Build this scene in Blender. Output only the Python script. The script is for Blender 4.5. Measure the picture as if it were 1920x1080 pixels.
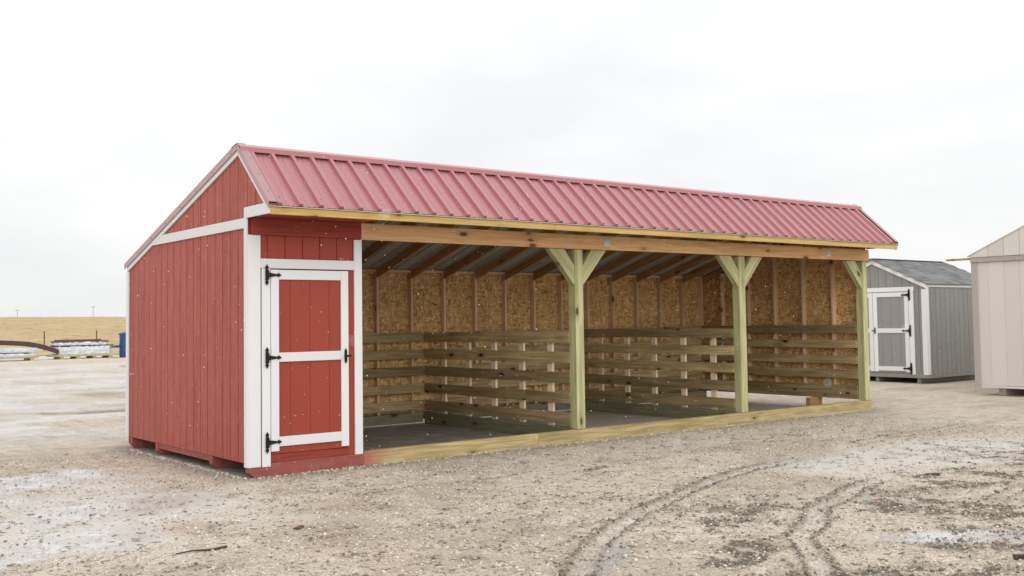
import bpy, bmesh, math, random
import numpy as np
from mathutils import Matrix, Vector, Euler

random.seed(7)
rng = np.random.default_rng(11)
scene = bpy.context.scene
for o in list(bpy.data.objects):
    bpy.data.objects.remove(o)

# ------------------------------------------------------------------ camera
cam_data = bpy.data.cameras.new("camera")
cam = bpy.data.objects.new("camera", cam_data)
scene.collection.objects.link(cam)
scene.camera = cam
YAW, PITCH, ROLL = 0.6682, 0.0509, -0.0143
CPOS = Vector((-4.4577, -10.0093, 1.5385))
cy, sy, cp, sp = math.cos(YAW), math.sin(YAW), math.cos(PITCH), math.sin(PITCH)
FW = Vector((sy*cp, cy*cp, sp)); R0 = Vector((cy, -sy, 0)); U0 = R0.cross(FW)
RT = R0*math.cos(ROLL) + U0*math.sin(ROLL); UP = -R0*math.sin(ROLL) + U0*math.cos(ROLL)
cam.matrix_world = Matrix(((RT.x, UP.x, -FW.x, CPOS.x), (RT.y, UP.y, -FW.y, CPOS.y),
                           (RT.z, UP.z, -FW.z, CPOS.z), (0, 0, 0, 1)))
cam_data.sensor_width = 36
cam_data.lens = 1957.6/1920*36
cam_data.shift_x = -1.05/1920
cam_data.shift_y = -36.85/1920
cam_data.clip_start = 0.1
cam_data.clip_end = 6000
cam_data.dof.use_dof = True
cam_data.dof.focus_distance = 12.5
cam_data.dof.aperture_fstop = 4.5

# ------------------------------------------------------------------ world: overcast sky
world = bpy.data.worlds.new("World"); scene.world = world; world.use_nodes = True
wt = world.node_tree; wt.nodes.clear()
SUN_EL, SUN_AZ = math.radians(27), math.radians(205)      # azimuth from +Y towards +X
def wn(t, **k):
    n = wt.nodes.new(t)
    for a, b in k.items(): setattr(n, a, b)
    return n
sky = wn('ShaderNodeTexSky', sky_type='NISHITA', sun_disc=False, sun_elevation=SUN_EL, sun_rotation=SUN_AZ)
hsv = wn('ShaderNodeHueSaturation'); hsv.inputs['Saturation'].default_value = .35
wt.links.new(sky.outputs[0], hsv.inputs['Color'])
tc = wn('ShaderNodeTexCoord')
mp = wn('ShaderNodeMapping'); mp.inputs['Scale'].default_value = (1.3, 1.3, 4.2)
wt.links.new(tc.outputs['Generated'], mp.inputs[0])
nz = wn('ShaderNodeTexNoise'); nz.inputs['Scale'].default_value = 1.7; nz.inputs['Detail'].default_value = 7; nz.inputs['Roughness'].default_value = .52
nz.inputs['Distortion'].default_value = .35
wt.links.new(mp.outputs[0], nz.inputs['Vector'])
cr = wn('ShaderNodeValToRGB')
cr.color_ramp.elements[0].position = .30; cr.color_ramp.elements[0].color = (.86, .87, .885, 1)
cr.color_ramp.elements[1].position = .58; cr.color_ramp.elements[1].color = (1.0, 1.0, 1.0, 1)
wt.links.new(nz.outputs['Fac'], cr.inputs[0])
sep = wn('ShaderNodeSeparateXYZ'); wt.links.new(tc.outputs['Generated'], sep.inputs[0])
mr = wn('ShaderNodeMapRange'); mr.inputs[1].default_value = 0.0; mr.inputs[2].default_value = .45; mr.inputs[3].default_value = 9.6; mr.inputs[4].default_value = 12.4
wt.links.new(sep.outputs['Z'], mr.inputs[0])
mul = wn('ShaderNodeVectorMath', operation='SCALE')
wt.links.new(cr.outputs[0], mul.inputs[0]); wt.links.new(mr.outputs[0], mul.inputs['Scale'])
mixw = wn('ShaderNodeMix', data_type='RGBA'); mixw.inputs['Factor'].default_value = .95
wt.links.new(hsv.outputs[0], mixw.inputs['A']); wt.links.new(mul.outputs[0], mixw.inputs['B'])
bg = wn('ShaderNodeBackground'); bg.inputs['Strength'].default_value = .1
wo = wn('ShaderNodeOutputWorld')
wt.links.new(mixw.outputs['Result'], bg.inputs['Color']); wt.links.new(bg.outputs[0], wo.inputs[0])

sun_data = bpy.data.lights.new("sun", 'SUN'); sun_data.energy = 1.5; sun_data.angle = math.radians(75); sun_data.color = (1, .975, .94)
sun = bpy.data.objects.new("sun", sun_data); scene.collection.objects.link(sun)
sd = Vector((math.sin(SUN_AZ)*math.cos(SUN_EL), math.cos(SUN_AZ)*math.cos(SUN_EL), math.sin(SUN_EL)))
sun.rotation_euler = sd.to_track_quat('Z', 'Y').to_euler()
sun.location = sd*60

scene.view_settings.view_transform = 'Standard'
scene.view_settings.look = 'None'
scene.view_settings.gamma = 1
scene.view_settings.exposure = 0.0
scene.view_settings.use_curve_mapping = False
scene.cycles.max_bounces = 16
scene.cycles.diffuse_bounces = 10

# ------------------------------------------------------------------ material helpers
class NT:
    def __init__(s, name):
        s.m = bpy.data.materials.new(name); s.m.use_nodes = True
        s.t = s.m.node_tree; s.t.nodes.clear()
        s.out = s.t.nodes.new('ShaderNodeOutputMaterial')
        s.b = s.t.nodes.new('ShaderNodeBsdfPrincipled')
        s.t.links.new(s.b.outputs[0], s.out.inputs[0])
    def n(s, t, **k):
        n = s.t.nodes.new(t)
        for a, b in k.items(): setattr(n, a, b)
        return n
    def l(s, a, b): s.t.links.new(a, b)
    def val(s, sock, v):
        if hasattr(v, 'is_linked') or isinstance(v, bpy.types.NodeSocket): s.l(v, sock)
        else: sock.default_value = v
    def math(s, op, a, b=0.0, c=None, clamp=False):
        n = s.n('ShaderNodeMath', operation=op, use_clamp=clamp); s.val(n.inputs[0], a); s.val(n.inputs[1], b)
        if c is not None: s.val(n.inputs[2], c)
        return n.outputs[0]
    def vmath(s, op, a, b): 
        n = s.n('ShaderNodeVectorMath', operation=op); s.val(n.inputs[0], a); s.val(n.inputs[1], b); return n.outputs[0]
    def mix(s, f, a, b, blend='MIX'):
        n = s.n('ShaderNodeMix', data_type='RGBA', blend_type=blend); n.clamp_factor = True
        s.val(n.inputs['Factor'], f); 
        for k, v in (('A', a), ('B', b)):
            if isinstance(v, tuple): v = (*v, 1) if len(v) == 3 else v
            s.val(n.inputs[k], v)
        return n.outputs['Result']
    def rng(s, v, a, b, c=0.0, d=1.0, smooth=False):
        n = s.n('ShaderNodeMapRange'); n.interpolation_type = 'SMOOTHSTEP' if smooth else 'LINEAR'
        s.val(n.inputs[0], v)
        for i, q in enumerate((a, b, c, d)): n.inputs[1+i].default_value = q
        return n.outputs[0]
    def noise(s, vec, scale, detail=3, rough=.55, dist=0.0):
        n = s.n('ShaderNodeTexNoise'); s.val(n.inputs['Vector'], vec)
        n.inputs['Scale'].default_value = scale; n.inputs['Detail'].default_value = detail
        n.inputs['Roughness'].default_value = rough; n.inputs['Distortion'].default_value = dist
        return n.outputs['Fac']
    def voro(s, vec, scale, out='Distance', rnd=1.0, feature='F1'):
        n = s.n('ShaderNodeTexVoronoi', feature=feature); s.val(n.inputs['Vector'], vec); n.inputs['Scale'].default_value = scale
        n.inputs['Randomness'].default_value = rnd
        return n.outputs[out]
    def obj(s, scale=(1, 1, 1), rand=True):
        t = s.n('ShaderNodeTexCoord'); v = t.outputs['Object']
        if rand:
            oi = s.n('ShaderNodeObjectInfo')
            k = s.n('ShaderNodeCombineXYZ'); 
            for i, f in enumerate((41.0, 17.0, 29.0)): s.l(s.math('MULTIPLY', oi.outputs['Random'], f), k.inputs[i])
            v = s.vmath('ADD', v, k.outputs[0])
        return s.vmath('MULTIPLY', v, scale) if scale != (1, 1, 1) else v
    def rand(s): return s.n('ShaderNodeObjectInfo').outputs['Random']
    def bump(s, h, strength=.3, dist=.01):
        n = s.n('ShaderNodeBump'); n.inputs['Strength'].default_value = strength; n.inputs['Distance'].default_value = dist
        s.l(h, n.inputs['Height']); s.l(n.outputs[0], s.b.inputs['Normal']); return n
    def col(s, c): s.val(s.b.inputs['Base Color'], (*c, 1) if isinstance(c, tuple) and len(c) == 3 else c)
    def rough(s, r): s.val(s.b.inputs['Roughness'], r)

def wood(name, light, dark, knot, tone=.3, knots=True, rough=.75, stain=None):
    m = NT(name)
    v = m.obj()
    g1 = m.noise(m.vmath('MULTIPLY', v, (1.3, 26, 26)), 1.0, 5, .6, .8)
    g2 = m.noise(m.vmath('MULTIPLY', v, (6, 150, 150)), 1.0, 2, .6)
    big = m.noise(m.vmath('MULTIPLY', v, (.9, 3, 3)), 1.0, 2, .5)
    f = m.math('ADD', m.math('MULTIPLY', m.rng(g1, .38, .62), .85), m.math('MULTIPLY', g2, .3))
    c = m.mix(f, light, dark)
    c = m.mix(m.rng(big, .3, .75, 0, tone), c, tuple(x*.5 for x in dark))
    rb = m.math('ADD', m.math('MULTIPLY', m.rand(), tone), 1-tone*.6)
    hs = m.n('ShaderNodeHueSaturation'); m.l(c, hs.inputs['Color']); m.l(rb, hs.inputs['Value']); c = hs.outputs[0]
    h = g1
    if knots:
        kv = m.vmath('MULTIPLY', v, (2.1, .15, 5.5))
        d = m.voro(kv, 1.0)
        ring = m.noise(m.vmath('MULTIPLY', v, (40, 60, 60)), 1.0, 2)
        dd = m.math('ADD', d, m.math('MULTIPLY', m.math('SUBTRACT', ring, .5), .12))
        k = m.rng(dd, .09, .16, 1, 0, True)
        halo = m.rng(dd, .12, .36, .55, 0, True)
        c = m.mix(halo, c, tuple(x*.75 for x in dark))
        c = m.mix(k, c, knot)
    if stain:
        sx = m.n('ShaderNodeSeparateXYZ'); m.l(m.obj(rand=False), sx.inputs[0])
        sn = m.math('ADD', sx.outputs[0], m.math('MULTIPLY', m.math('SUBTRACT', m.noise(v, 7, 4, .7), .5), .35))
        c = m.mix(m.rng(sn, stain[0], stain[1], .8, 0, True), c, (.38, .10, .085))
    m.col(c); m.rough(rough); m.b.inputs['Specular IOR Level'].default_value = .3
    m.bump(m.math('ADD', g1, m.math('MULTIPLY', g2, .5)), .25, .004)
    return m.m

def paint(name, c, rough=.5, var=.12, grain=True, spec=.4, dirt=0.0, gscale=(75, 75, 2.2), frost=0.0):
    m = NT(name); v = m.obj()
    g = m.noise(m.vmath('MULTIPLY', v, gscale), 1.0, 4, .6, .6)
    big = m.noise(v, 1.6, 4, .6)
    col = m.mix(m.rng(big, .3, .7, 0, var), c, tuple(x*.55 for x in c))
    if grain: col = m.mix(m.rng(g, .46, .68, 0, .6), col, tuple(x*.5 for x in c))
    rb = m.math('ADD', m.math('MULTIPLY', m.rand(), .10), .95)
    hs = m.n('ShaderNodeHueSaturation'); m.l(col, hs.inputs['Color']); m.l(rb, hs.inputs['Value']); col = hs.outputs[0]
    if frost:
        fl = m.noise(m.vmath('MULTIPLY', v, tuple(q*2 if q > 10 else 9 for q in gscale)), 1, 3, .7)
        col = m.mix(m.math('MULTIPLY', m.rng(fl, .52, .72), m.rng(m.noise(v, 2.2, 3), .3, .65, frost*.4, frost)), col, tuple(min(1, x*1.15+.16) for x in c))
    if dirt:
        d = m.noise(v, 9, 5, .7)
        col = m.mix(m.rng(d, .5, .75, 0, dirt), col, (.30, .26, .21))
    m.col(col); m.rough(m.rng(g, .3, .7, rough-.08, rough+.1)); m.b.inputs['Specular IOR Level'].default_value = spec
    m.bump(g, .35 if grain else .08, .004)
    return m.m

def metal(name, c, rough=.35, metallic=1.0, var=.2):
    m = NT(name); v = m.obj()
    n = m.noise(v, 14, 4, .6)
    m.col(m.mix(m.rng(n, .3, .7, 0, var), c, tuple(x*.5 for x in c)))
    m.b.inputs['Metallic'].default_value = metallic; m.rough(m.rng(n, .3, .7, rough-.08, rough+.12))
    return m.m

M = {}
M['pine'] = wood('pine_lumber', (.90, .57, .29), (.70, .40, .18), (.17, .08, .04), .15)
M['stud'] = wood('stud_lumber', (.80, .60, .41), (.64, .43, .26), (.16, .08, .04), .2)
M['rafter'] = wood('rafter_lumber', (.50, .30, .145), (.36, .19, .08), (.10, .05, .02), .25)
M['fascia'] = wood('fascia_lumber', (.66, .47, .17), (.50, .33, .10), (.16, .08, .03), .2)
M['treated'] = wood('treated_lumber', (.62, .60, .345), (.37, .36, .17), (.07, .045, .03), .2)
M['rail'] = wood('rail_lumber', (.58, .45, .25), (.31, .22, .10), (.04, .022, .012), .6)
M['upright'] = wood('pale_upright_lumber', (.90, .74, .56), (.78, .60, .42), (.30, .16, .08), .12)
M['sill'] = wood('sill_lumber', (.60, .49, .26), (.35, .26, .11), (.09, .05, .025), .25)
M['sillred'] = wood('stained_sill_lumber', (.60, .49, .26), (.35, .26, .11), (.09, .05, .025), .25, True, .75, (-1.25, -.85))
M['green'] = wood('green_treated_lumber', (.27, .26, .165), (.165, .155, .09), (.05, .04, .02), .3)
M['red'] = paint('red_siding_paint', (.385, .078, .053), .55, .2, frost=.6, gscale=(38, 38, 1.1))
M['redf'] = paint('red_door_paint', (.315, .050, .030), .55, .10, False, .35, 0, (2.2, 75, 75), .10)
M['redb'] = paint('red_board_paint', (.31, .050, .034), .6, .2, True, .3, 0, (1.8, 40, 40))
M['redskid'] = paint('red_skid_paint', (.32, .085, .068), .6, .3, True, .4, .45, (2, 40, 40))
M['white'] = paint('white_trim_paint', (.70, .71, .715), .5, .04, False, .4)
M['gray'] = paint('gray_siding_paint', (.29, .285, .268), .55, .12)
M['grayd'] = paint('gray_door_paint', (.29, .285, .268), .55, .12, False, .4, 0, (2.2, 75, 75))
M['grayw'] = paint('white_shed_trim_paint', (.80, .80, .80), .5, .04, False)
M['cream'] = paint('cream_siding_paint', (.65, .62, .58), .55, .05, False)
M['taupe'] = paint('taupe_trim_paint', (.42, .385, .35), .55, .08, False)
M['black'] = metal('black_iron', (.012, .012, .014), .5, .4)
M['galv'] = metal('galvanised_steel', (.55, .55, .50), .45, .5, .3)
M['block'] = wood('weathered_block', (.36, .34, .31), (.26, .24, .21), (.1, .08, .06), .2, False)

def make_osb():
    m = NT('strand_board'); v = m.obj()
    w = m.n('ShaderNodeTexNoise'); m.l(v, w.inputs['Vector']); w.inputs['Scale'].default_value = 6; w.inputs['Detail'].default_value = 2
    dv = m.vmath('ADD', v, m.vmath('MULTIPLY', w.outputs['Color'], (.05, .05, .05)))
    a = m.voro(m.vmath('MULTIPLY', dv, (44, 44, 11)), 1, 'Color')
    b = m.voro(m.vmath('MULTIPLY', dv, (12, 12, 46)), 1, 'Color')
    sel = m.noise(v, 22, 2)
    ra = m.n('ShaderNodeSeparateColor'); m.l(a, ra.inputs[0]); rb = m.n('ShaderNodeSeparateColor'); m.l(b, rb.inputs[0])
    s = m.rng(sel, .46, .54)
    f = m.math('ADD', m.math('MULTIPLY', ra.outputs[0], m.math('SUBTRACT', 1, s)), m.math('MULTIPLY', rb.outputs[0], s))
    r = m.n('ShaderNodeValToRGB'); m.l(f, r.inputs[0])
    e = r.color_ramp.elements
    e[0].position = .0; e[0].color = (.26, .125, .04, 1); e[1].position = 1; e[1].color = (.90, .64, .34, 1)
    q = e.new(.22); q.color = (.53, .295, .10, 1); q = e.new(.7); q.color = (.70, .43, .165, 1)
    big = m.noise(v, 1.5, 2)
    m.col(m.mix(m.rng(big, .35, .75, 0, .35), r.outputs[0], (.25, .13, .05)))
    m.rough(.7); m.bump(f, .3, .004)
    return m.m
M['osb'] = make_osb()

def make_roof():
    m = NT('red_roof_metal'); v = m.obj()
    st = m.noise(m.vmath('MULTIPLY', v, (34, .8, 1.2)), 1, 5, .65)
    sp = m.noise(v, 60, 3, .7)
    c = m.mix(m.rng(st, .3, .75, 0, .35), (.40, .135, .145), (.50, .245, .255))
    c = m.mix(m.rng(sp, .56, .72, 0, .35), c, (.58, .40, .40))
    m.col(c); m.rough(m.rng(sp, .3, .7, .28, .42)); m.b.inputs['Specular IOR Level'].default_value = .6
    m.b.inputs['Metallic'].default_value = .25; m.b.inputs['Coat Weight'].default_value = .6; m.b.inputs['Coat Roughness'].default_value = .25
    m.bump(st, .05, .003)
    return m.m
M['roof'] = make_roof()
M['roofred'] = paint('red_roof_trim', (.40, .14, .145), .22, .15, False, .9)
M['rakered'] = paint('faded_rake_metal', (.42, .25, .25), .35, .2, False, .6)
M['under'] = paint('roof_underside_paint', (.44, .44, .43), .5, .2, False, .4)

def make_plate():
    m = NT('nail_plate_steel'); v = m.obj(rand=False)
    br = m.n('ShaderNodeTexBrick'); m.l(m.vmath('MULTIPLY', m.n('ShaderNodeTexCoord').outputs['Object'], (1, 1, 1)), br.inputs['Vector'])
    sx = m.n('ShaderNodeSeparateXYZ'); m.l(v, sx.inputs[0])
    fx = m.math('FRACT', m.math('MULTIPLY', sx.outputs[0], 42)); fz = m.math('FRACT', m.math('MULTIPLY', sx.outputs[2], 30))
    hole = m.math('MULTIPLY', m.math('LESS_THAN', fx, .42), m.math('LESS_THAN', fz, .55))
    m.col(m.mix(hole, (.66, .68, .70), (.16, .15, .14))); m.rough(.35)
    m.val(m.b.inputs['Metallic'], m.math('SUBTRACT', .7, m.math('MULTIPLY', hole, .7)))
    m.t.nodes.remove(br)
    return m.m
M['plate'] = make_plate()

def make_shingle():
    m = NT('asphalt_shingle'); v = m.obj()
    n = m.noise(v, 120, 3, .7)
    rb = m.math('ADD', m.math('MULTIPLY', m.rand(), .5), .7)
    hs = m.n('ShaderNodeHueSaturation'); m.l(m.mix(n, (.10, .105, .10), (.26, .265, .26)), hs.inputs['Color']); m.l(rb, hs.inputs['Value'])
    m.col(hs.outputs[0]); m.rough(.85); m.bump(n, .4, .004)
    return m.m
M['shingle'] = make_shingle()

def make_wrap():
    m = NT('white_plastic_wrap'); v = m.obj()
    n = m.noise(m.vmath('MULTIPLY', v, (3, 8, 9)), 1, 5, .65, 1.2)
    m.col(m.mix(m.rng(n, .4, .65), (.46, .50, .56), (.72, .74, .77))); m.rough(.3)
    m.bump(n, .6, .05)
    return m.m
M['wrap'] = make_wrap()
M['redbrown'] = paint('rusty_brown_steel', (.16, .075, .05), .6, .4, True, .4)
M['dkbrown'] = paint('dark_brown_steel', (.075, .045, .04), .5, .3, True, .4)
M['blue'] = paint('blue_drum_paint', (.012, .065, .19), .4, .2, False, .5)
M['post'] = paint('dark_post_paint', (.06, .055, .05), .7, .2, False)

# ------------------------------------------------------------------ object helpers
COL = scene.collection
WMX = {}
def place(o, wm, parent):
    WMX[o] = wm.copy()
    if parent is not None:
        o.parent = parent
        o.matrix_basis = WMX[parent].inverted() @ wm
    else:
        o.matrix_basis = wm
    COL.objects.link(o)
    return o
def tag(o, label, cat, group=None):
    o['label'] = label; o['category'] = cat; o['kind'] = 'thing'
    if group: o['group'] = group
    return o
def thing(name, loc, rz=0.0):
    o = bpy.data.objects.new(name, None); o.empty_display_size = .3
    return place(o, Matrix.Translation(loc) @ Matrix.Rotation(rz, 4, 'Z'), None)
_box = {}
def box_mesh(l, t, w, mat, bev=.003):
    key = (round(l, 4), round(t, 4), round(w, 4), mat, bev)
    if key in _box: return _box[key]
    bm = bmesh.new(); bmesh.ops.create_cube(bm, size=1)
    for v in bm.verts: v.co = Vector((v.co.x*l, v.co.y*t, v.co.z*w))
    if bev: bmesh.ops.bevel(bm, geom=bm.edges[:], offset=min(bev, min(l, t, w)*.3), segments=1, affect='EDGES')
    me = bpy.data.meshes.new('board'); bm.to_mesh(me); bm.free()
    me.materials.append(M[mat]); _box[key] = me
    return me
def box(name, lo, hi, mat, parent, bev=.003, along=None, jit=0.0):
    """axis aligned board; local X runs along its longest (or given) axis"""
    lo = Vector(lo); hi = Vector(hi); c = (lo+hi)/2; s = hi-lo
    ax = along if along is not None else max(range(3), key=lambda i: s[i])
    rest = [i for i in range(3) if i != ax]
    tn, wd = (rest if s[rest[0]] <= s[rest[1]] else rest[::-1])
    B = Matrix.Identity(3)
    cols = [Vector([1 if i == k else 0 for i in range(3)]) for k in (ax, tn, wd)]
    if cols[0].cross(cols[1]).dot(cols[2]) < 0: cols[1] = -cols[1]
    R = Matrix((cols[0], cols[1], cols[2])).transposed().to_4x4()
    o = bpy.data.objects.new(name, box_mesh(s[ax], s[tn], s[wd], mat, bev))
    wm = Matrix.Translation(c) @ R
    if jit: wm = wm @ Euler([random.uniform(-jit, jit) for _ in range(3)]).to_matrix().to_4x4()
    if parent is not None and parent in ROT: wm = ROT[parent] @ wm
    return place(o, wm, parent)
ROT = {}
def bar(name, p0, p1, width, thick, normal, mat, parent, bev=.003):
    """board from p0 to p1; width measured across, thickness along 'normal'"""
    p0 = Vector(p0); p1 = Vector(p1); x = (p1-p0).normalized(); n = Vector(normal); n = (n - x*n.dot(x)).normalized(); z = x.cross(n)
    R = Matrix((x, n, z)).transposed().to_4x4()
    o = bpy.data.objects.new(name, box_mesh((p1-p0).length, thick, width, mat, bev))
    wm = Matrix.Translation((p0+p1)/2) @ R
    if parent is not None and parent in ROT: wm = ROT[parent] @ wm
    return place(o, wm, parent)
def mesh_obj(name, verts, faces, mats, parent, mi=None, wm=None, smooth=False):
    me = bpy.data.meshes.new(name); me.from_pydata([tuple(v) for v in verts], [], faces); 
    for m in (mats if isinstance(mats, (list, tuple)) else [mats]): me.materials.append(M[m] if isinstance(m, str) else m)
    if mi is not None: me.polygons.foreach_set('material_index', mi)
    if smooth: me.polygons.foreach_set('use_smooth', [True]*len(me.polygons))
    me.update()
    o = bpy.data.objects.new(name, me)
    w = wm if wm is not None else Matrix.Identity(4)
    if parent is not None and parent in ROT: w = ROT[parent] @ w
    return place(o, w, parent)
def prism(name, poly, axis, a, b, mat, parent, origin=None, bev=0.0):
    """poly = 2D outline in the plane normal to axis ('x': (y,z), 'y': (x,z), 'z': (x,y)), extruded a..b"""
    def P(p, t): return {'x': (t, p[0], p[1]), 'y': (p[0], t, p[1]), 'z': (p[0], p[1], t)}[axis]
    o0 = Vector(origin) if origin is not None else Vector(P(poly[0], a))
    bm = bmesh.new()
    v0 = [bm.verts.new(Vector(P(p, a))-o0) for p in poly]; v1 = [bm.verts.new(Vector(P(p, b))-o0) for p in poly]
    n = len(poly)
    bm.faces.new(v0); bm.faces.new(v1[::-1])
    for i in range(n): bm.faces.new((v0[i], v1[i], v1[(i+1) % n], v0[(i+1) % n]))
    bmesh.ops.recalc_face_normals(bm, faces=bm.faces[:])
    if bev: bmesh.ops.bevel(bm, geom=bm.edges[:], offset=bev, segments=1, affect='EDGES')
    me = bpy.data.meshes.new(name); bm.to_mesh(me); bm.free(); me.materials.append(M[mat])
    w = Matrix.Translation(o0)
    if parent is not None and parent in ROT: w = ROT[parent] @ w
    return place(bpy.data.objects.new(name, me), w, parent)
def lathe(name, prof, n, mat, parent, wm):
    vs, fs = [], []
    for (r, z) in prof:
        for k in range(n): a = 2*math.pi*k/n; vs.append((r*math.cos(a), r*math.sin(a), z))
    for i in range(len(prof)-1):
        for k in range(n): fs.append((i*n+k, i*n+(k+1) % n, (i+1)*n+(k+1) % n, (i+1)*n+k))
    fs.append(tuple(range(n))[::-1]); fs.append(tuple((len(prof)-1)*n+k for k in range(n)))
    return mesh_obj(name, vs, fs, mat, parent, wm=wm, smooth=False)

# ------------------------------------------------------------------ numpy noise
def vnoise(x, y, seed):
    r = np.random.default_rng(seed); T = r.random((256, 256))
    xi = np.floor(x).astype(int); yi = np.floor(y).astype(int); fx = x-xi; fy = y-yi
    fx = fx*fx*(3-2*fx); fy = fy*fy*(3-2*fy)
    g = lambda a, b: T[a & 255, b & 255]
    return (g(xi, yi)*(1-fx)+g(xi+1, yi)*fx)*(1-fy)+(g(xi, yi+1)*(1-fx)+g(xi+1, yi+1)*fx)*fy
def fbm(x, y, s, seed, o=4, gain=.5):
    v = 0; a = 1; t = 0
    for k in range(o):
        v = v+a*vnoise(x*s+13.7*k, y*s-7.1*k, seed+k); t += a; a *= gain; s *= 2.03
    return v/t
def sstep(a, b, x):
    t = np.clip((x-a)/(b-a), 0, 1); return t*t*(3-2*t)
def polydist(x, y, pts):
    d = np.full(x.shape, 1e9); side = np.zeros(x.shape); tt = np.zeros(x.shape); acc = 0
    for (ax, ay), (bx, by) in zip(pts[:-1], pts[1:]):
        ex, ey = bx-ax, by-ay; L = math.hypot(ex, ey)
        t = np.clip(((x-ax)*ex+(y-ay)*ey)/L**2, 0, 1)
        dx, dy = x-ax-t*ex, y-ay-t*ey; q = np.hypot(dx, dy)
        s = (ex*dy-ey*dx)/L
        m = q < d; d = np.where(m, q, d); side = np.where(m, np.sign(s)*q, side); tt = np.where(m, acc+t*L, tt); acc += L
    return d, side, tt, acc

# ------------------------------------------------------------------ ground
TRACKS = [ # polyline, half width, strength
    ([(-1.2, -6.3), (-.55, -5.5), (-.086, -5.065), (.489, -4.641), (.914, -4.356), (1.56, -3.988), (2.133, -3.738), (2.868, -3.444), (3.587, -3.217), (4.18, -3.07), (4.783, -2.979)], .085, .9),
    ([(.1, -7.2), (.859, -6.2), (1.725, -5.402), (2.703, -4.887), (3.219, -4.681), (3.798, -4.45), (4.595, -4.326)], .085, .85),
    ([(6.2, -2.66), (6.9, -2.57), (7.98, -2.45), (8.85, -2.40), (10.3, -2.31)], .09, .6),
    ([(-9, 7.2), (-4, 8.3), (-.302, 9.256), (.829, 9.648), (1.978, 9.87), (5, 10.3)], .20, 1.0),
    ([(3.6, -5.75), (4.175, -5.576), (4.87, -5.464), (6.5, -5.3)], .07, .7),
    ([(-9, 12.9), (-3, 13.6), (3, 14.6), (9, 15.2)], .3, .6),
]
RIDGE = ([(.0, -1.66), (.3, -1.625), (.758, -1.575), (1.347, -1.599), (2.361, -1.578), (2.7, -1.57)], .035)
def ground_fields(x, y):
    wob = (fbm(x, y, 2.3, 70, 2)-.5)*.10
    xw, yw = x+wob, y+(fbm(x, y, 2.1, 75, 2)-.5)*.10
    z = (fbm(x, y, .35, 1, 3)-.5)*.05 + (fbm(x, y, 2.2, 5, 3)-.5)*.022
    rough_area = sstep(.42, .66, fbm(x, y, .45, 21, 3))
    front = sstep(-1.6, -4.2, y)*sstep(-2.5, 1.0, x)*sstep(13, 7, x)
    churn = np.clip(rough_area*.8*front+front*.25, 0, 1)
    z = z + (fbm(x, y, 9, 9, 3)-.5)*(.012+.035*churn)
    mud_shade = np.zeros(x.shape)
    for pts, hw, st in TRACKS:
        d, s, t, L = polydist(xw, yw, pts)
        env = sstep(0, .5, t)*sstep(0, .5, L-t)
        lug = .55+.9*vnoise(t*14, s*9, 33)
        z = z - st*env*.022*sstep(hw*1.0, hw*.55, d) + st*env*.024*lug*np.exp(-((d-hw*1.18)/(hw*.28))**2)
        mud_shade = np.maximum(mud_shade, st*env*np.exp(-((d-hw*1.1)/(hw*.33))**2)*sstep(-.25, .5, vnoise(t*6, s*4, 35)+.35*vnoise(t*19, s*11, 36)))
    d, s, t, L = polydist(xw, yw+.0, RIDGE[0]); env = sstep(0, .8, t)*sstep(0, .5, L-t)
    z = z - env*.02*np.exp(-(d/RIDGE[1])**2); mud_shade = np.maximum(mud_shade, .8*env*np.exp(-(d/RIDGE[1])**2))
    blot = sstep(.47, .62, fbm(x*.8+y*.3, y, 1.0, 40, 4))
    right = sstep(-.2, 1.6, x)*sstep(-3.2, -4.6, y)
    mud_shade = np.maximum(mud_shade, blot*np.maximum(front*.45, right)*.95*sstep(.42, .58, fbm(x, y, 7, 44, 4, .6)))
    mud_shade = np.maximum(mud_shade, .35*sstep(.56, .7, fbm(x, y, 5, 47, 4, .6))*sstep(30, 6, np.hypot(x, y)))
    nn0 = (fbm(x, y, 1.6, 50, 4)-.5)*2.2
    def ell(cx, cy_, rx, ry, rot=0):
        c, s_ = math.cos(rot), math.sin(rot); dx, dy = x-cx, y-cy_
        return np.hypot((dx*c+dy*s_)/rx, (-dx*s_+dy*c)/ry)
    nn = (fbm(x, y, 1.6, 50, 4)-.5)*2.2
    wet = np.zeros(x.shape)
    for e in ((1.5, -6.75, 1.3, .35, -.6), (1.75, -4.75, .9, .22, .35), (3.2, -5.25, .8, .2, -.35), (2.9, -6.7, 1.2, .3, -.6), (1.0, -5.45, .5, .2, .5), (3.0, -1.9, .7, .1, .1), (4.6, -5.1, .9, .15, -.3)):
        mud_shade = np.maximum(mud_shade, sstep(1.3, .5, ell(*e)+nn*.6)*sstep(.38, .56, fbm(x, y, 8, 46, 4, .65)))
    for e in ((-2.35, -2.2, .9, .45, .4), (-1.75, -.9, .8, .5, .3), (-2.0, 1.2, .9, .6, .4), (-2.75, .2, .8, .6, .3), (2.45, -6.1, .55, .17, -.7),
              (-.2, 11.4, 3.2, .7, .2), (-.6, 14.2, 4.0, .6, .15), (2.0, 18.5, 6, 1.0, .2), (0, 24, 8, 1.6, .2), (4, 31, 9, 1.6, .15), (-1.4, 7.2, 1.4, .4, .3), (6.2, -6.2, .9, .25, -.5), (.35, -4.95, .5, .09, .65)):
        wet = np.maximum(wet, sstep(1.25, .75, ell(*e)+nn*.6))
    silt = sstep(1.2, .6, ell(6.6, -3.75, 2.9, .95, -.18)+nn*.35)
    silt = np.maximum(silt, .8*sstep(.5, .64, fbm(x, y, .32, 61, 3))*sstep(5, 8, y))
    silt = np.maximum(silt, .7*sstep(1.2, .4, ell(-2.2, -1.0, 1.9, 2.6, 0)+nn*.5))
    z = z*(1-.7*silt) - .012*wet
    z = z*(1-.65*wet)
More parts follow.
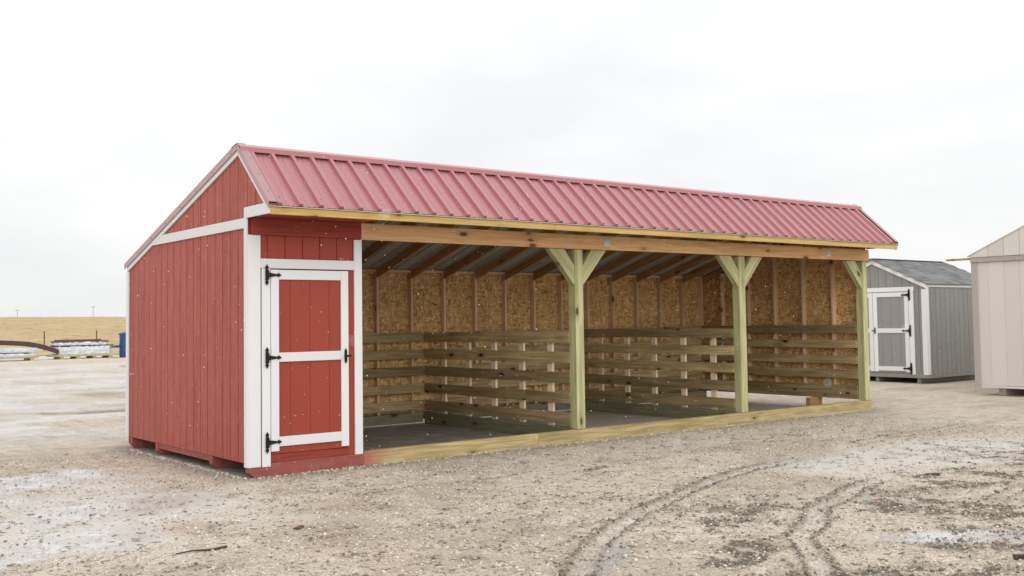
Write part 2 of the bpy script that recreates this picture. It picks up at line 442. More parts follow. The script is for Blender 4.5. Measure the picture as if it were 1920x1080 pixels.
    redbrown = sstep(.5, .72, fbm(x*1.0, y*1.0, 1.4, 81, 4))*sstep(1.3, .5, ell(-.55, -2.1, 1.5, 2.4, .2))  # patches of reddish-brown tint before the shelter's left end
    # the shelter's footprint is flat and trodden
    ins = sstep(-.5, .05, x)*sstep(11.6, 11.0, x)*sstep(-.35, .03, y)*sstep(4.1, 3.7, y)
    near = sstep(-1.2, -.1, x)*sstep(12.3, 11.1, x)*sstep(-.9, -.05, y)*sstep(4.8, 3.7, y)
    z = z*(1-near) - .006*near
    mud_shade = mud_shade*(1-ins); wet = wet*(1-ins); silt = silt*(1-near)
    far = sstep(25, 60, np.hypot(x, y))
    z = z*(1-far)
    slush = np.maximum(sstep(.50, .62, fbm(x*.55, y*1.5, .55, 91, 4))*sstep(3.5, 7, y)*sstep(14, 2, x), .0)
    slush = np.maximum(slush, sstep(1.3, .6, ell(-2.3, -1.9, 1.1, 1.0, .3)+nn*.9)*.75)
    slush = np.maximum(slush, sstep(1.3, .6, ell(-2.0, .6, 1.1, 1.0, .3)+nn*.9)*.6)
    slush = np.maximum(slush, sstep(1.2, .7, ell(2.45, -6.1, .5, .15, -.7)+nn*.5)*.8)*(1-near)
    for pts, hw, st in TRACKS[:2]:
        d, s, t, L = polydist(xw, yw, pts); slush = np.maximum(slush, .45*sstep(hw*.9, hw*.4, d))
    mud_shade = mud_shade*(1-.6*slush)
    for pts, hw, st in (TRACKS[3], TRACKS[5]):
        d, s, t, L = polydist(x, yw, pts); e = np.exp(-(d/(hw*.75))**2); mud_shade = np.maximum(mud_shade, np.clip(e*1.3*st, 0, 1)); slush = slush*(1-e)  # shadow of the track's ridge painted in as a dark line, slush cleared there
    damp = sstep(-.75, -.1, y)*sstep(.2, 0, y)*sstep(-.4, .3, x)*sstep(11.6, 10.5, x)*sstep(.35, .6, fbm(x, y, 1.7, 95, 3)+.25*sstep(-.4, -.05, y))
    damp = np.maximum(damp, .7*sstep(.52, .66, fbm(x, y*1.6, .55, 97, 4))*sstep(40, 15, np.hypot(x, y)))
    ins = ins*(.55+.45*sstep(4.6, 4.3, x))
    return z, wet, mud_shade, silt, redbrown, ins, slush, damp*(1-near*(y > .02))
def spaced(a, b, step, lim, ratio):
    mid = np.arange(a, b+1e-6, step).tolist(); out = []; s = step; v = b
    while v < lim: s = min(s*ratio, 160); v += s; out.append(v)
    lo = []; s = step; v = a
    while v > -lim: s = min(s*ratio, 160); v -= s; lo.append(v)
    return np.array(lo[::-1]+mid+out)
def grid_mesh(name, xs, ys, zfun):
    X, Y = np.meshgrid(xs, ys, indexing='xy'); res = zfun(X, Y); Z = res[0]
    ny, nx = X.shape; co = np.stack([X, Y, Z], -1).reshape(-1, 3).astype(np.float32)
    i = np.arange(nx*ny).reshape(ny, nx)
    q = np.stack([i[:-1, :-1], i[:-1, 1:], i[1:, 1:], i[1:, :-1]], -1).reshape(-1).astype(np.int32)
    me = bpy.data.meshes.new(name); nf = (nx-1)*(ny-1)
    me.vertices.add(nx*ny); me.vertices.foreach_set('co', co.ravel())
    me.loops.add(nf*4); me.loops.foreach_set('vertex_index', q)
    me.polygons.add(nf); me.polygons.foreach_set('loop_start', np.arange(0, nf*4, 4, dtype=np.int32))
    me.polygons.foreach_set('use_smooth', np.ones(nf, bool))
    me.update(); me.validate()
    return me, res
xs = spaced(-6.5, 9.5, .042, 1600, 1.075); ys = spaced(-8.2, 1.0, .042, 1600, 1.075)
gme, gres = grid_mesh('ground', xs, ys, ground_fields)
for nme, arr in zip(('wet', 'mud_shade', 'silt', 'redbrown', 'inside', 'slush', 'damp'), gres[1:]):
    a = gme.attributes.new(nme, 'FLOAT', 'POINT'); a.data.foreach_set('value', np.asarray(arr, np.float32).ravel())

def ground_mat():
    m = NT('gravel_yard'); v = m.obj(rand=False)
    at = lambda n: m.n('ShaderNodeAttribute', attribute_name=n).outputs['Fac']
    wet, mud_shade, silt, redbrown, ins, slush, dmp = (at(k) for k in ('wet', 'mud_shade', 'silt', 'redbrown', 'inside', 'slush', 'damp'))
    big = m.noise(v, .55, 4, .6); mid = m.noise(v, 3.2, 5, .65); fine = m.noise(v, 22, 4, .7)
    vc = m.n('ShaderNodeTexVoronoi'); m.l(v, vc.inputs['Vector']); vc.inputs['Scale'].default_value = 55
    vs = m.n('ShaderNodeSeparateColor'); m.l(vc.outputs['Color'], vs.inputs[0])
    vc2 = m.n('ShaderNodeTexVoronoi'); m.l(v, vc2.inputs['Vector']); vc2.inputs['Scale'].default_value = 120
    vs2 = m.n('ShaderNodeSeparateColor'); m.l(vc2.outputs['Color'], vs2.inputs[0])
    c = m.mix(m.rng(big, .35, .65), (.69, .57, .44), (.76, .67, .56))
    c = m.mix(m.rng(mid, .45, .66, 0, .55), c, (.53, .42, .31))
    m8 = m.noise(m.vmath('MULTIPLY', v, (1, 1.6, 1)), 9, 5, .75)
    c = m.mix(m.rng(m8, .53, .66, 0, .55), c, (.36, .28, .205))
    c = m.mix(m.rng(m8, .46, .36, 0, .6), c, (.80, .74, .66))
    # pebbles: lighter, darker and rusty stones
    peb = m.mix(vs.outputs[0], (.44, .37, .29), (.86, .81, .73))
    peb = m.mix(m.rng(vs.outputs[1], .86, .90, 0, .7), peb, (.36, .19, .10))
    peb = m.mix(m.rng(vs.outputs[2], .84, .88, 0, .8), peb, (.13, .115, .10))
    stone = m.math('MULTIPLY', m.rng(vc.outputs['Distance'], .55, .3), m.rng(fine, .36, .6))
    c = m.mix(m.math('MULTIPLY', stone, .9), c, peb)
    c = m.mix(m.math('MULTIPLY', m.rng(vs2.outputs[0], .35, .9), .4), c, (.70, .66, .58))
    c = m.mix(m.rng(vs2.outputs[1], .8, .86, 0, .55), c, (.16, .13, .10))
    m3 = m.noise(m.vmath('MULTIPLY', v, (1, 1.4, 1)), 3.4, 6, .8)
    c = m.mix(m.rng(m3, .53, .64, 0, .5), c, (.40, .315, .235))
    c = m.mix(m.rng(m3, .45, .36, 0, .45), c, (.80, .75, .67))
    si = m.math('MULTIPLY', silt, m.rng(mid, .25, .55, .55, .95))
    c = m.mix(si, c, (.66, .625, .57))
    sl = m.math('MULTIPLY', slush, m.rng(m.math('ADD', fine, mid), .75, 1.15, 1, .1))
    c = m.mix(m.math('MULTIPLY', redbrown, .38), c, (.36, .215, .145))
    c = m.mix(m.math('MULTIPLY', dmp, .55), c, m.mix(m.rng(fine, .3, .7), (.30, .235, .17), (.46, .38, .30)))
    dirt = m.math('MULTIPLY', mud_shade, m.rng(fine, .3, .55, .5, 1.0))
    c = m.mix(dirt, c, (.175, .15, .12))
    c = m.mix(m.math('MULTIPLY', sl, .85), c, (.76, .77, .78))
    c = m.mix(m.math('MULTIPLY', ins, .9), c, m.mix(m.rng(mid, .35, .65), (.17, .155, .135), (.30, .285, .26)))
    w = m.math('MULTIPLY', wet, m.rng(m.math('ADD', mid, m.math('MULTIPLY', fine, .5)), .72, .95, 1, .3))
    c = m.mix(m.math('MULTIPLY', w, .5), c, (.50, .51, .53))
    m.col(c)
    damp = m.rng(big, .45, .62)
    r = m.math('SUBTRACT', .86, m.math('ADD', m.math('MULTIPLY', damp, .12), m.math('MULTIPLY', dmp, .22)))
    m.rough(m.math('MAXIMUM', m.math('SUBTRACT', r, m.math('MULTIPLY', w, .82)), .07))
    m.val(m.b.inputs['Specular IOR Level'], m.math('ADD', .22, m.math('MULTIPLY', w, .5)))
    h = m.math('ADD', m.math('MULTIPLY', stone, .8), m.math('ADD', m.math('MULTIPLY', fine, .9), m.math('MULTIPLY', vs2.outputs[0], .35)))
    h = m.math('MULTIPLY', h, m.math('SUBTRACT', 1, m.math('MULTIPLY', m.math('MAXIMUM', w, m.math('MULTIPLY', si, .5)), .93)))
    m.bump(h, .75, .016)
    return m.m
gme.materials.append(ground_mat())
ground = bpy.data.objects.new('ground', gme); ground['kind'] = 'structure'
ground['label'] = 'pale gravel yard with muddy patches, puddles and tyre tracks'
place(ground, Matrix.Identity(4), None)

# grassy field rising to a low hill behind the yard
def field_z(x, y):
    t = np.clip((y-50)/360, 0, 1)
    z = .03 + 5.4*(t*t*(3-2*t)) - (x-100)*.012*t + (fbm(x, y, .03, 3, 3)-.5)*1.0*t + (fbm(x, y, .25, 8, 3)-.5)*.35*sstep(52, 70, y)
    z = np.where(y < 53, .02, z)
    z = z - sstep(420, 1600, y)*25
    return (z,)
fx = np.concatenate([np.linspace(-900, -40, 50), np.arange(-38, 170, 1.2), np.linspace(175, 1500, 60)])
fy = np.concatenate([np.arange(52, 110, .8), np.linspace(112, 430, 110), np.linspace(440, 1500, 30)])
fme, _ = grid_mesh('field', fx, fy, field_z)
def field_mat():
    m = NT('dry_grass_field'); v = m.obj(rand=False)
    a = m.noise(m.vmath('MULTIPLY', v, (.10, .05, 1)), 1, 5, .62, .4); b = m.noise(m.vmath('MULTIPLY', v, (.7, .35, 1)), 1, 4, .7)
    d = m.noise(m.vmath('MULTIPLY', v, (3.2, 1.2, 1)), 1, 4, .7)
    c = m.mix(m.rng(a, .35, .65), (.50, .37, .22), (.58, .45, .25))
    c = m.mix(m.rng(b, .50, .66, 0, .75), c, (.30, .20, .10))
    c = m.mix(m.rng(d, .5, .7, 0, .5), c, (.26, .185, .09))
    m.col(c); m.rough(.9); m.b.inputs['Specular IOR Level'].default_value = .1; m.bump(m.math('ADD', b, d), .6, .2)
    return m.m
fme.materials.append(field_mat())
field = bpy.data.objects.new('field', fme); field['kind'] = 'structure'; place(field, Matrix.Identity(4), None)
# ------------------------------------------------------------------ red run-in shelter
L, D = 10.973, 3.660
O, ZE, ZR, YR, ZB = .5665, 2.714, 3.391, .18, 2.318
SF = (ZR-ZE)/(YR+O)            # front slope
SB = (ZR-ZB)/(D+.05-YR)        # back slope
def roof_z(y): return ZR-(YR-y)*SF if y < YR else ZR-(y-YR)*SB
shed = thing('run_in_shelter', (L/2, D/2, 0))
tag(shed, 'long red open-front livestock shelter with red metal roof and white-framed door', 'shelter')

# siding boards of the two end walls, one object per board
def end_wall(x_out, x_in, parent_wall, zlo):
    g = .014
    edges = [0.0]+[.02+.2032*k for k in range(1, 18)]+[D]
    for y0, y1 in zip(edges[:-1], edges[1:]):
        a, b = y0+g/2, y1-g/2
        top = [(b, roof_z(b)-.03)]
        if a < YR < b: top.append((YR, ZR-.03))
        top.append((a, roof_z(a)-.03))
        prism('siding_plank', [(a, zlo), (b, zlo)]+top, 'x', x_out, x_in, 'red', parent_wall, bev=.0025)
    for y0, y1 in ((-.5, -.2), (-.2, .0)):                       # closes the eave overhang
        a, b = y0+g/2, y1-g/2
        prism('siding_plank', [(a, 2.66), (b, 2.66), (b, roof_z(b)-.03), (a, roof_z(a)-.03)], 'x', x_out, x_in, 'red', parent_wall, bev=.0025)
wl = prism('left_wall', [(.02, .15), (D-.01, .15), (D-.01, roof_z(D)-.06), (YR, ZR-.06), (.02, roof_z(.02)-.06)], 'x', .012, .022, 'redb', shed)
end_wall(0, .012, wl, .14)
wr = prism('right_wall', [(.02, .17), (D-.01, .17), (D-.01, roof_z(D)-.06), (YR, ZR-.06), (.02, roof_z(.02)-.06)], 'x', L-.028, L-.013, 'osb', shed)
end_wall(L-.012, L, wr, .165)
# partition wall of the closed tack room
wp = prism('tack_room_wall', [(.06, .15), (D-.06, .15), (D-.06, roof_z(D)-.14), (YR, ZR-.16), (.06, roof_z(.06)-.14)], 'x', 1.25, 1.30, 'osb', shed)
box('tack_room_floor', (.03, .05, .13), (1.25, D-.06, .155), 'stud', shed)

# white trim of the left end
def rake(y0, y1, dz0, dz1, x0, x1, mat, name='rake_board'):
    prism(name, [(y0, roof_z(y0)-dz1), (y1, roof_z(y1)-dz1), (y1, roof_z(y1)-dz0), (y0, roof_z(y0)-dz0)], 'x', x0, x1, mat, shed, bev=.002)
rake(-.545, YR-.002, .018, .095, -.020, -.001, 'white')
rake(YR+.002, D, .018, .085, -.020, -.001, 'white')
yb = YR+(ZR-.09-2.635)/SB; yb2 = YR+(ZR-.09-2.530)/SB
prism('trim_board', [(.035, 2.530), (yb2, 2.530), (yb, 2.635), (.035, 2.635)], 'x', -.0225, -.001, 'white', shed, bev=.002)
ytop = -O+.02
prism('trim_board', [(ytop, 2.632), (.033, 2.632), (.033, 2.742), (YR-(ZR-.092-2.742)/SF, 2.742), (ytop, roof_z(ytop)-.022)], 'x', -.0225, -.001, 'white', shed, bev=.002)
box('corner_board', (-.024, -.024, .105), (-.001, .033, 2.6315), 'white', shed)          # side return
box('corner_board', (-.001, -.0255, .1), (.135, -.002, 2.462), 'white', shed)            # front face
box('corner_board', (-.024, D-.055, .14), (-.001, D+.02, roof_z(D)-.082), 'white', shed)
for s in (0,):
    rake(-.545, YR, .018, .12, L+.001, L+.02, 'redb'); rake(YR+.003, D, .018, .12, L+.001, L+.02, 'redb')

# front wall of the tack room: siding boards, trim and door
wf = box('front_wall', (.02, .012, .13), (1.30, .03, 2.64), 'redb', shed)
ex = [.002, .22, .42, .62, .823, 1.026, 1.2295, 1.318]
for a, b in zip(ex[:-1], ex[1:]):
    box('siding_plank', (a+.004, .0, 2.17), (b-.004, .0115, 2.66), 'redf', wf, .002, along=2)
box('siding_plank', (1.150, 0, .125), (1.318, .0115, 2.16), 'redf', wf, .002, along=2)
box('siding_plank', (.002, 0, .125), (.238, .0115, 2.16), 'redf', wf, .002, along=2)
box('kick_plate', (.245, -.012, .128), (1.148, .0115, .212), 'redb', shed)
box('trim_board', (.1362, -.0255, 2.122), (1.2265, -.002, 2.222), 'white', shed)
box('trim_board', (1.2280, -.0255, .128), (1.3225, -.002, 2.455), 'white', shed)
box('door_jamb', (.149, -.0255, .095), (.2425, -.002, 2.120), 'white', shed)
door = box('door', (.2455, -.010, .215), (1.146, .009, 2.110), 'redb', shed, along=2)
dx = [.248, .47, .695, .92, 1.144]
for a, b in zip(dx[:-1], dx[1:]):
    box('door_plank', (a+.0015, -.0165, .217), (b-.0015, -.0102, 2.108), 'redf', door, .001, along=2)
def dbox(n, x0, x1, z0, z1): box(n, (x0, -.036, z0), (x1, -.017, z1), 'white', door, .002)
dbox('stile', .2465, .333, .245, 2.1095); dbox('stile', 1.058, 1.145, .232, 2.1095)
dbox('door_rail', .334, 1.057, 2.008, 2.1085); dbox('door_rail', .334, 1.057, 1.157, 1.252); dbox('door_rail', .334, 1.057, .292, .390)

def hinge_mesh(flip=1):
    out = []
    def poly(pts, y0, y1):
        bm = out[0]; a = [bm.verts.new((x*flip, y0, z)) for x, z in pts]; b = [bm.verts.new((x*flip, y1, z)) for x, z in pts]
        n = len(pts); bm.faces.new(a); bm.faces.new(b[::-1])
        for i in range(n): bm.faces.new((a[i], b[i], b[(i+1) % n], a[(i+1) % n]))
    out.append(bmesh.new())
    half = [(.013, 0), (.013, .040), (.007, .047), (.017, .058), (.010, .066), (.0, .084)]
    right = half; left = [(-x, z) for x, z in half[:-1]][::-1]
    plate = right+left; plate += [(x, -z) for x, z in left[::-1][1:]]+[(0, -.084)]+[(x, -z) for x, z in right[:-1][::-1]][:-1]
    poly(plate, -.005, 0)
    strap = [(.012, .021), (.03, .016), (.075, .009), (.088, .007), (.092, .017), (.103, .012), (.122, 0), (.103, -.012), (.092, -.017), (.088, -.007), (.075, -.009), (.03, -.016), (.012, -.021)]
    poly(strap, -.007, -.001)
    bm = out[0]
    bmesh.ops.create_cone(bm, segments=10, radius1=.007, radius2=.007, depth=.072, cap_ends=True, matrix=Matrix.Translation((.010*flip, -.007, 0)))
    for x, z in ((0, .058), (0, -.058), (0, .03), (0, -.03), (.045, 0), (.075, 0), (.1, 0)):
        bmesh.ops.create_cone(bm, segments=6, radius1=.004, radius2=.003, depth=.004, cap_ends=True, matrix=Matrix.Translation((x*flip, -.008, z)) @ Matrix.Rotation(math.pi/2, 4, 'X'))
    bmesh.ops.recalc_face_normals(bm, faces=bm.faces[:])
    me = bpy.data.meshes.new('hinge'); bm.to_mesh(me); bm.free(); me.materials.append(M['black']); return me
HM = hinge_mesh()
def put(name, me, wm, parent):
    if parent in ROT: wm = ROT[parent] @ wm
    return place(bpy.data.objects.new(name, me), wm, parent)
for z in (2.053, 1.203, .340):
    put('hinge', HM, Matrix.Translation((.198, -.0365, z)) @ Matrix.Scale(1.32, 4), door)
def latch_mesh():
    bm = bmesh.new()
    def bx(lo, hi):
        r = bmesh.ops.create_cube(bm, size=1)
        for v in r['verts']: v.co = Vector([(lo[i]+hi[i])/2+v.co[i]*(hi[i]-lo[i]) for i in range(3)])
    bx((-.012, -.005, -.045), (.012, 0, .045)); bx((-.007, -.005, .045), (.007, 0, .06)); bx((-.007, -.005, -.06), (.007, 0, -.045))
    bmesh.ops.create_cone(bm, segments=10, radius1=.009, radius2=.007, depth=.04, cap_ends=True, matrix=Matrix.Translation((0, -.024, 0)) @ Matrix.Rotation(math.pi/2, 4, 'X'))
    bx((-.036, -.052, -.009), (.026, -.040, .009))
    me = bpy.data.meshes.new('latch'); bm.to_mesh(me); bm.free(); me.materials.append(M['black']); return me
LM = latch_mesh()
put('latch', LM, Matrix.Translation((1.108, -.0365, 1.196)) @ Matrix.Scale(1.3, 4), door)

# skids: front and back sills, and the short ones that carry the tack room
def skid(y0, y1, x0, x1, mat, ztop=.128, zlo=0.0, parent=shed, ch=.06):
    prism('skid', [(x0, zlo+.05), (x0+ch, zlo), (x1, zlo), (x1, ztop), (x0, ztop)], 'y', y0, y1, mat, parent, bev=.004)
skid(-.022, .075, .010, 1.335, 'redskid', .127, -.006)
for (a, b) in ((1.3365, 3.80), (3.8025, 7.35), (7.3525, L)):
    box('front_sill', (a, -.018, -.012), (b, .075, .150+.004*random.random()), 'sillred' if a < 2 else 'sill', shed, .004)
for y in (.96, 2.62): skid(y-.045, y+.045, .004, 1.40, 'redskid', .137, -.006)
skid(3.50, 3.60, .004, 1.40, 'redskid', .137, -.006)
box('joist', (.014, 1.01, .075), (.05, 2.57, .1385), 'redskid', shed)
for (a, b) in ((1.4015, 4.43), (4.55, 7.66), (7.78, L-.05)):
    box('back_sill', (a, 3.51, .022), (b, 3.60, .168), 'green', shed, .004)
box('skid', (L-.36, .93, -.006), (L-.02, 1.02, .165), 'rafter', shed)

# back wall: outer siding, strand board sheets, studs, plates
bw = box('back_wall', (.012, D-.012, .05), (L-.03, D, roof_z(D)-.06), 'red', shed, 0)
k = 1.31
while k < L-.1:
    e = min(k+1.219, L-.03)
    box('strand_board_sheet', (k+.002, D-.026, .17), (e-.002, D-.0135, 2.33), 'osb', bw, 0, along=2); k += 1.219
sh_r = [(y0, min(y0+1.219, D-.03)) for y0 in (.01, 1.229, 2.448)]
YST = D-.026-.089
for i in range(3, 19):
    x = .6096*i
    if x > L-.05: x = L-.075
    box('stud', (x-.019, YST, .168), (x+.019, D-.027, 2.31), 'stud', shed, along=2)
box('top_plate', (1.301, YST+.0015, 2.312), (L-.03, D-.027, 2.352), 'stud', shed)
for y in (.6096, 1.219, 1.829, 2.438, 3.048):
    top = roof_z(y)-.13
    box('stud', (L-.028-.089, y-.019, .168), (L-.0285, y+.019, top), 'stud', shed, along=2)

# rafters, ridge board, fascia
box('ridge_board', (.03, YR-.019, ZR-.20), (L-.03, YR+.019, ZR-.045), 'rafter', shed)
for i in range(0, 19):
    x = min(max(.6096*i, .045), L-.05)
    up = Vector((0, SB, 1)).normalized(); h = .115
    y0, y1 = YR+.022, D+.02
    a = Vector((x, y0, roof_z(y0)-.022)) - up*h/2; b = Vector((x, y1, roof_z(y1)-.022)) - up*h/2
    bar('rafter', a, b, h, .038, (1, 0, 0), 'rafter', shed)
    up = Vector((0, -SF, 1)).normalized(); h = .089
    y0, y1 = YR-.022, -O+.066
    a = Vector((x, y0, roof_z(y0)-.022)) - up*h/2; b = Vector((x, y1, roof_z(y1)-.022)) - up*h/2
    bar('rafter', a, b, h, .038, (1, 0, 0), 'rafter', shed)
fx_ = [.0, 3.66, 7.32, L+.045]
for a, b in zip(fx_[:-1], fx_[1:]):
    box('fascia', (a+.0015+(-.002 if a == 0 else 0), -O+.012, 2.626), (b-.0015, -O+.050, 2.697), 'fascia', shed)
box('soffit_board', (.012, -O+.052, 2.640), (1.315, -.04, 2.652), 'redb', shed)

# beam over the openings
box('beam', (.030, -.042, 2.4645), (1.3065, -.0265, 2.6385), 'redb', shed)
box('beam', (1.3095, -.046, 2.457), (5.03, -.006, 2.640), 'pine', shed)
box('beam', (5.0325, -.045, 2.460), (9.86, -.006, 2.643), 'pine', shed)
box('beam', (9.8625, -.046, 2.463), (L+.012, -.006, 2.647), 'pine', shed)
box('beam', (1.3095, -.0045, 2.463), (L-.03, .032, 2.640), 'rafter', shed)
for x in (4.985, 9.86):
    o = box('nail_plate', (x-.05, -.0505, 2.500), (x+.05, -.0465, 2.628), 'plate', shed, .0008, along=0)

# posts and knee braces
def post(x0, x1, y0, y1): box('post', (x0, y0, .1545), (x1, y1, 2.4555), 'treated', shed, .005)
post(4.458, 4.598, -.004, .130); post(7.690, 7.830, -.004, .130); post(10.835, 10.968, -.004, .130)
def brace(xa, za, xb, zb):
    # knee brace with its ends cut to the beam and the post
    d = Vector((xb-xa, zb-za)).normalized(); w = .068
    sgn = 1 if xb > xa else -1
    pts = [(xa-sgn*.135, za), (xa+sgn*.125, za), (xb, zb+.11), (xb, zb-.14)]
    c = Vector((sum(p[0] for p in pts)/4, .048, sum(p[1] for p in pts)/4)); th = math.atan2(d.y, d.x)
    R = Matrix.Rotation(-th, 4, 'Y'); Ri = R.inverted()         # local X runs along the brace, as the grain does
    loc = [Ri @ (Vector((p[0], .048, p[1]))-c) for p in pts]
    o = prism('brace', [(v.x, v.z) for v in loc], 'y', -.044, .044, 'treated', None, origin=(0, 0, 0), bev=.003)
    wm = Matrix.Translation(c) @ R
    o.parent = shed; o.matrix_basis = WMX[shed].inverted() @ wm; WMX[o] = wm
for px0, px1, both in ((4.458, 4.598, 1), (7.690, 7.830, 1), (10.835, 10.968, 0)):
    brace(px0-.29, 2.4555, px0-.001, 2.13)
    if both: brace(px1+.29, 2.4555, px1+.001, 2.13)

# kick boards: back wall, partitions, right wall
TOPS = (1.393, 1.135, .874, .612, .354)
def kick(fn, ln=.140):
    for i, t in enumerate(TOPS):
        fn(t-ln+random.uniform(-.004, .004), t+random.uniform(-.004, .004))
kx = [1.302, 4.445, 7.673, L-.165]
for a, b in zip(kx[:-1], kx[1:]):
    a2 = a+(.006 if a < 2 else .115)
    kick(lambda z0, z1: box('kick_board', (a2, YST-.040, z0), (b-.004, YST-.002, z1), 'rail', shed, .004))
for X in (4.452, 7.680):
    kick(lambda z0, z1: box('partition_rail', (X, .1315, z0), (X+.038, YST-.044, z1), 'rail', shed, .004))
    for y in (.565, 1.17, 1.80, 2.42, 3.05):
        box('partition_upright', (X+.0395, y-.05, .168), (X+.077, y+.05, 1.385), 'upright', shed, along=2)
    box('partition_base', (X-.01, .08, -.006), (X+.085, 3.505, .166), 'green', shed, .004)
for i, (z0, z1) in enumerate(((1.262, 1.402), (1.015, 1.150), (.754, .890), (.505, .655), (.168, .395))):
    box('kick_board', (L-.028-.089-.040, .135, z0), (L-.028-.089-.002, YST-.002, z1), 'rail', shed, .004)

# metal roof: ribbed sheets, one yard wide, red above and grey below
def sheet_profile(x0, x1):
    pts = []; P = .2286; k = 0
    n0 = math.floor((x0-.085)/P)
    x = .085+n0*P
    prof = []
    while x < x1+P:
        prof += [(x-.030, 0), (x-.020, .034), (x+.018, .034), (x+.030, 0), (x+.085, 0), (x+.092, .004), (x+.100, .004), (x+.107, 0), (x+.139, 0), (x+.146, .004), (x+.154, .004), (x+.161, 0)]
        x += P
    prof = [p for p in prof if x0 < p[0] < x1]
    def h(xx):
        u = abs(((xx-.085+P/2) % P)-P/2); return max(0, min(.034, .034*(.030-u)/.011))
    return [(x0, h(x0))]+prof+[(x1, h(x1))]
roof = mesh_obj('roof', [(0, 0, 0)], [], 'roof', shed, wm=Matrix.Translation((0, YR, ZR))) if False else None
def roof_sheet(x0, x1, ya, yb_, parent, lift):
    pr = sheet_profile(x0, x1); n = len(pr)
    A = Vector((0, ya, roof_z(ya))); B = Vector((0, yb_, roof_z(yb_)))
    # exact slope even at the ridge
    d = (B-A).normalized(); nn = Vector((1, 0, 0)).cross(d); nn = nn if nn.z > 0 else -nn
    Ls = (B-A).length
    vs = []
    for s in (0, Ls):
        for off in (0.0, -.0015):
            for x, h in pr: vs.append((x-x0, s, h+off+lift))
    fs, mi = [], []
    for i in range(n-1):
        fs.append((i, i+1, 2*n+i+1, 2*n+i)); mi.append(0)
        fs.append((n+i+1, n+i, 3*n+i, 3*n+i+1)); mi.append(1)
        fs.append((i+1, i, n+i, n+i+1)); mi.append(0)
        fs.append((2*n+i, 2*n+i+1, 3*n+i+1, 3*n+i)); mi.append(0)
    base = len(vs)                                               # foam closures fill the rib ends
    for x, h in pr: vs.append((x-x0, Ls-.004, lift-.0016))
    for i in range(n-1):
        if pr[i][1] > 0 or pr[i+1][1] > 0: fs.append((2*n+i, 2*n+i+1, base+i+1, base+i)); mi.append(0)
    R = Matrix((Vector((1, 0, 0)), d, nn)).transposed().to_4x4()
    return mesh_obj('roof_sheet', vs, fs, ['roof', 'under'], parent, mi, Matrix.Translation(Vector((x0, A.y, A.z))) @ R)
rcap_v = []
def cap():
    prof = [(-.104, -.104*SF+.036), (-.098, -.098*SF+.080), (-.02, .026), (.012, .030), (.12, -.12*SB+.046), (.124, -.124*SB+.036)]
    inner = [(y*.98, z-.003) for y, z in prof]
    loop = prof+inner[::-1]
    return prism('ridge_cap', [(YR+y, ZR+z) for y, z in loop], 'x', -.040, L+.040, 'roofred', shed)
roof = cap()
xx = -.012; i = 0
while xx < L-.01:
    e = min(xx+.9144, L+.02)
    if L+.02-e < .1: e = L+.02
    lf = .0012*(i % 2)
    roof_sheet(xx, e, YR-.01, -O, roof, lf); roof_sheet(xx, e, YR+.01, D+.06, roof, lf)
    xx = e; i += 1
    if e >= L+.02: break
# rake flashing over both roof edges
for xa, xb, s in ((-.034, .062, -1), (L-.04, L+.042, 1)):
    for y0, y1 in ((-O-.005, YR-.003), (YR+.003, D+.065)):
        prism('rake_flashing', [(y0, roof_z(y0)+.0365), (y1, roof_z(y1)+.0365), (y1, roof_z(y1)+.0415), (y0, roof_z(y0)+.0415)], 'x', xa, xb, 'rakered', roof)
        xs_ = (xa, xa+.004) if s < 0 else (xb-.004, xb)
        prism('rake_flashing', [(y0, roof_z(y0)-.032), (y1, roof_z(y1)-.032), (y1, roof_z(y1)+.0360), (y0, roof_z(y0)+.0360)], 'x', xs_[0], xs_[1], 'rakered', roof)
box('drip_edge', (-.02, -O-.004, 2.699), (L+.03, -O+.055, 2.7085), 'galv', roof, .001)
# roof screws, small dark heads beside the ribs
def screws():
    bm = bmesh.new()
    def one(p, n):
        R = Vector(n).to_track_quat('Z', 'Y').to_matrix().to_4x4()
        bmesh.ops.create_cone(bm, segments=6, radius1=.0065, radius2=.004, depth=.007, cap_ends=True, matrix=Matrix.Translation(p) @ R)
    nf = (0, -SF, 1); nb = (0, SB, 1)
    for k in range(48):
        x = .085+.2286*k+.05
        for y in (-O+.10,):
            one((x, y, roof_z(y)+.005), nf)
        for y in (1.2, 2.2, D-.1): one((x, y, roof_z(y)+.005), nb)
    for y in np.linspace(YR-.2, -O+.12, 3): one((.025, y, roof_z(y)+.043), nf)
    for y in np.linspace(YR+.1, D, 7): one((.0, y, roof_z(y)+.043), nb)
    for y in np.linspace(YR+.15, D, 8): one((-.036, y, roof_z(y)-.008), (-1, 0, 0))
    me = bpy.data.meshes.new('roof_screws'); bm.to_mesh(me); bm.free(); me.materials.append(M['black'])
    o = bpy.data.objects.new('roof_screws', me); o['kind'] = 'stuff'; place(o, Matrix.Identity(4), roof)
screws()
# ------------------------------------------------------------------ grey shed with white trim, behind on the right
def walls_planks(parent, poly_top, a0, a1, step, zlo, plane, t0, t1, mat, g=.010):
    """vertical boards from a0 to a1; plane 'x' or 'y'; poly_top(a) gives height"""
    e = [a0]; 
    while e[-1]+step < a1-.03: e.append(e[-1]+step)
    e.append(a1)
    for p, q in zip(e[:-1], e[1:]):
        a, b = p+g/2, q-g/2
        pts = [(a, zlo), (b, zlo), (b, poly_top(b)), (a, poly_top(a))]
        prism('siding_plank', pts, plane, t0, t1, mat, parent, bev=.002)
GX, GY, GW, GD = 17.50, 2.75, 2.66, 3.05
gs = thing('garden_shed', (GX+GD/2, GY+GW/2, 0))
tag(gs, 'grey plank shed with white trim, double door and shingle roof', 'shed')
GE, GP = 2.27, 2.87; gy_mid = GY+GW/2; gsl = (GP-GE)/(GW/2)
def gtop(y): return GP-abs(y-gy_mid)*gsl-.03
